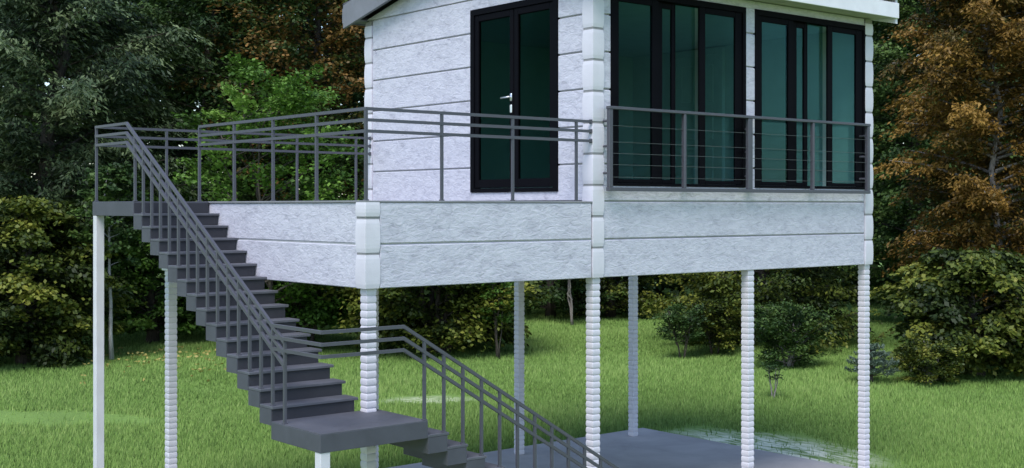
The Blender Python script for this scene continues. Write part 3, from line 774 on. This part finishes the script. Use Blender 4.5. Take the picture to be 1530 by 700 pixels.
# small layered pine, cloud shaped
p = pix_ground(1302, 28.8)
pine = thing('dwarf_pine', 'small blue-green pine with flat layered pads beside the right front stilt', 'pine', (p[0], p[1], 0))
g = np.random.default_rng(5)
b3 = np.array([p[0], p[1], 0.0]); mb = MB()
mb.tube([b3, b3+[0.03, 0.02, 0.3], b3+[-0.02, 0.0, 0.6], b3+[0.02, 0, 0.95]], [0.05, 0.04, 0.03, 0.012], 7)
C = []; O = []; RS = []
for zz_, rr, n in ((0.38, 0.56, 15), (0.58, 0.50, 14), (0.76, 0.36, 11), (0.92, 0.2, 7)):
    for i in range(n):
        a = i*2.39996+zz_*9; q = rr*math.sqrt((i+0.5)/n)
        c = b3 + np.array([math.cos(a)*q, math.sin(a)*q, zz_+g.normal(0, 0.02)])
        if i % 3 == 0: mb.tube([b3+[0, 0, zz_-0.12], c-[0, 0, 0.03]], [0.014, 0.006], 5, False)
        C.append(c); O.append((math.cos(a), math.sin(a), 0.15)); RS.append(0.12)
V, F, ti = leaves(np.array(C), np.array(O), np.array(RS), 90, 0.09, 0.026, -0.3, 0.2, 0.8, 0.5, np.full(len(C), 0.75), 3, 0.3)
mb.build('trunk', BK_DARK, pine, True)
link(bpy.data.objects.new('crown', quad_mesh('crown', V, F, ti, LM_PINE)), pine)

# the wood far behind reads as one mass
g = np.random.default_rng(77)
n = 8600
pxs = g.uniform(-260, 1790, n); Dd = g.uniform(50, 60, n)
P = CAM + Dd[:, None]*DV + (Dd*(pxs-765)/1895)[:, None]*RV
top = 16.5 + 1.2*np.sin(pxs*0.017) + 0.8*np.sin(pxs*0.041+2)
zz_ = g.uniform(0.0, 1, n)**0.9*top
C = np.stack([P[:, 0], P[:, 1], zz_+0.2], 1)
az = g.uniform(0, 6.28, n); O = np.stack([np.cos(az), np.sin(az), np.full(n, -0.15)], 1) - 0.6*np.array([DV[0], DV[1], 0])
tt = 0.4 + 0.12*np.sin(pxs*0.03) + g.normal(0, 0.08, n)
V, F, ti = leaves(C, O, g.uniform(0.6, 1.1, n), 20, 0.46, 0.36, 0.5, 0.2, 0.8, 0.35, tt, 4)
V[:, 2] = np.maximum(V[:, 2], 0.02)
wood = link(bpy.data.objects.new('far_wood', quad_mesh('far_wood', V, F, ti, LM_DARK)))
tag(wood, 'dark wall of far woodland behind all the nearer trees', 'woodland', None, 'stuff')

# grass -----------------------------------------------------------------
LM_GRASS = leaf_mat('grass_blades', [(0.1, (0.085, 0.15, 0.034)), (0.45, (0.185, 0.315, 0.072)), (0.85, (0.33, 0.455, 0.14))], 0.3)
t = LM_GRASS.node_tree                      # thin curled blades catch light from above: soften their normals upwards
geo = t.nodes.new('ShaderNodeNewGeometry'); va = t.nodes.new('ShaderNodeVectorMath'); va.operation = 'ADD'; va.inputs[1].default_value = (0, 0, 1.6)
vn = t.nodes.new('ShaderNodeVectorMath'); vn.operation = 'NORMALIZE'
t.links.new(geo.outputs['Normal'], va.inputs[0]); t.links.new(va.outputs[0], vn.inputs[0])
for nd in t.nodes:
    if nd.type == 'BSDF_PRINCIPLED': t.links.new(vn.outputs[0], nd.inputs['Normal']); nd.inputs['Specular IOR Level'].default_value = 0.1
g = np.random.default_rng(21)
n = 760000
Dd = 16.0*(62.0/16.0)**g.uniform(0, 1, n)
q = g.uniform(-0.52, 0.52, n)
P = CAM + Dd[:, None]*DV + (Dd*q)[:, None]*RV
keep = ~((P[:, 0] > SX0-0.03) & (P[:, 0] < SX1+0.03) & (P[:, 1] > SY0-0.03) & (P[:, 1] < SY1+0.03))
lum = 0.5*np.sin(P[:, 0]*0.9+0.5*np.sin(P[:, 1]*0.7)) + 0.5*np.sin(P[:, 1]*1.1+0.8*np.sin(P[:, 0]*0.5))
for (pc, rx, ry, pale, ang) in PATCHES:
    dlt = P-pc; a = dlt@np.array([math.cos(ang), math.sin(ang)])/rx; b = dlt@np.array([-math.sin(ang), math.cos(ang)])/ry; rr = np.hypot(a, b) + 0.12*np.sin(a*7+b*3) + g.normal(0, 0.09, n)
    keep &= (rr > 1.0) | (g.uniform(0, 1, n) < 0.03)
P = P[keep]; Dd = Dd[keep]; lum = lum[keep]; n = len(P)
h = (0.095 + 0.022*lum)*g.uniform(0.55, 1.35, n); wd = 0.0085*np.maximum(Dd/20, 0.9)*g.uniform(0.7, 1.4, n)
az = g.uniform(0, 6.28, n); lean = g.uniform(0.05, 0.55, n)*h
la = g.normal(0.6, 1.1, n)
zb_ = lawn_z(P[:, 0], P[:, 1]) - 0.01
ca, sa = np.cos(az)*wd, np.sin(az)*wd
V = np.empty((n, 3, 3))
V[:, 0] = np.stack([P[:, 0]-ca, P[:, 1]-sa, zb_], 1); V[:, 1] = np.stack([P[:, 0]+ca, P[:, 1]+sa, zb_], 1)
V[:, 2] = np.stack([P[:, 0]+np.cos(la)*lean, P[:, 1]+np.sin(la)*lean, zb_+h], 1)
ti = np.clip(0.46 + 0.10*lum + g.normal(0, 0.18, n), 0, 1)
gr = link(bpy.data.objects.new('grass', quad_mesh('grass', V.reshape(-1, 3), np.arange(n*3).reshape(n, 3), np.repeat(ti, 3), LM_GRASS)))
tag(gr, 'short green grass blades covering the lawn', 'grass', None, 'stuff')

# yellow fallen leaves under the left trees
LM_FALL = leaf_mat('fallen_leaf', [(0.1, (0.22, 0.18, 0.05)), (0.5, (0.36, 0.31, 0.09)), (0.9, (0.45, 0.36, 0.12))], 0.2)
n = 150
pxs = g.uniform(120, 400, n); Dd = g.normal(33.0, 1.6, n)
P = CAM + Dd[:, None]*DV + (Dd*(pxs-765)/1895)[:, None]*RV
C = np.stack([P[:, 0], P[:, 1], lawn_z(P[:, 0], P[:, 1])+0.12], 1); az = g.uniform(0, 6.28, n)
V, F, ti = leaves(C, np.stack([np.cos(az), np.sin(az), np.zeros(n)], 1), 0.1, 2, 0.10, 0.07, 0.0, 0.05, 0.8, 0.3, np.full(n, 0.5), 9)
fl = link(bpy.data.objects.new('fallen_leaves', quad_mesh('fallen_leaves', V, F, ti, LM_FALL)))
tag(fl, 'scattered yellow fallen leaves on the lawn under the left trees', 'leaves', None, 'stuff')
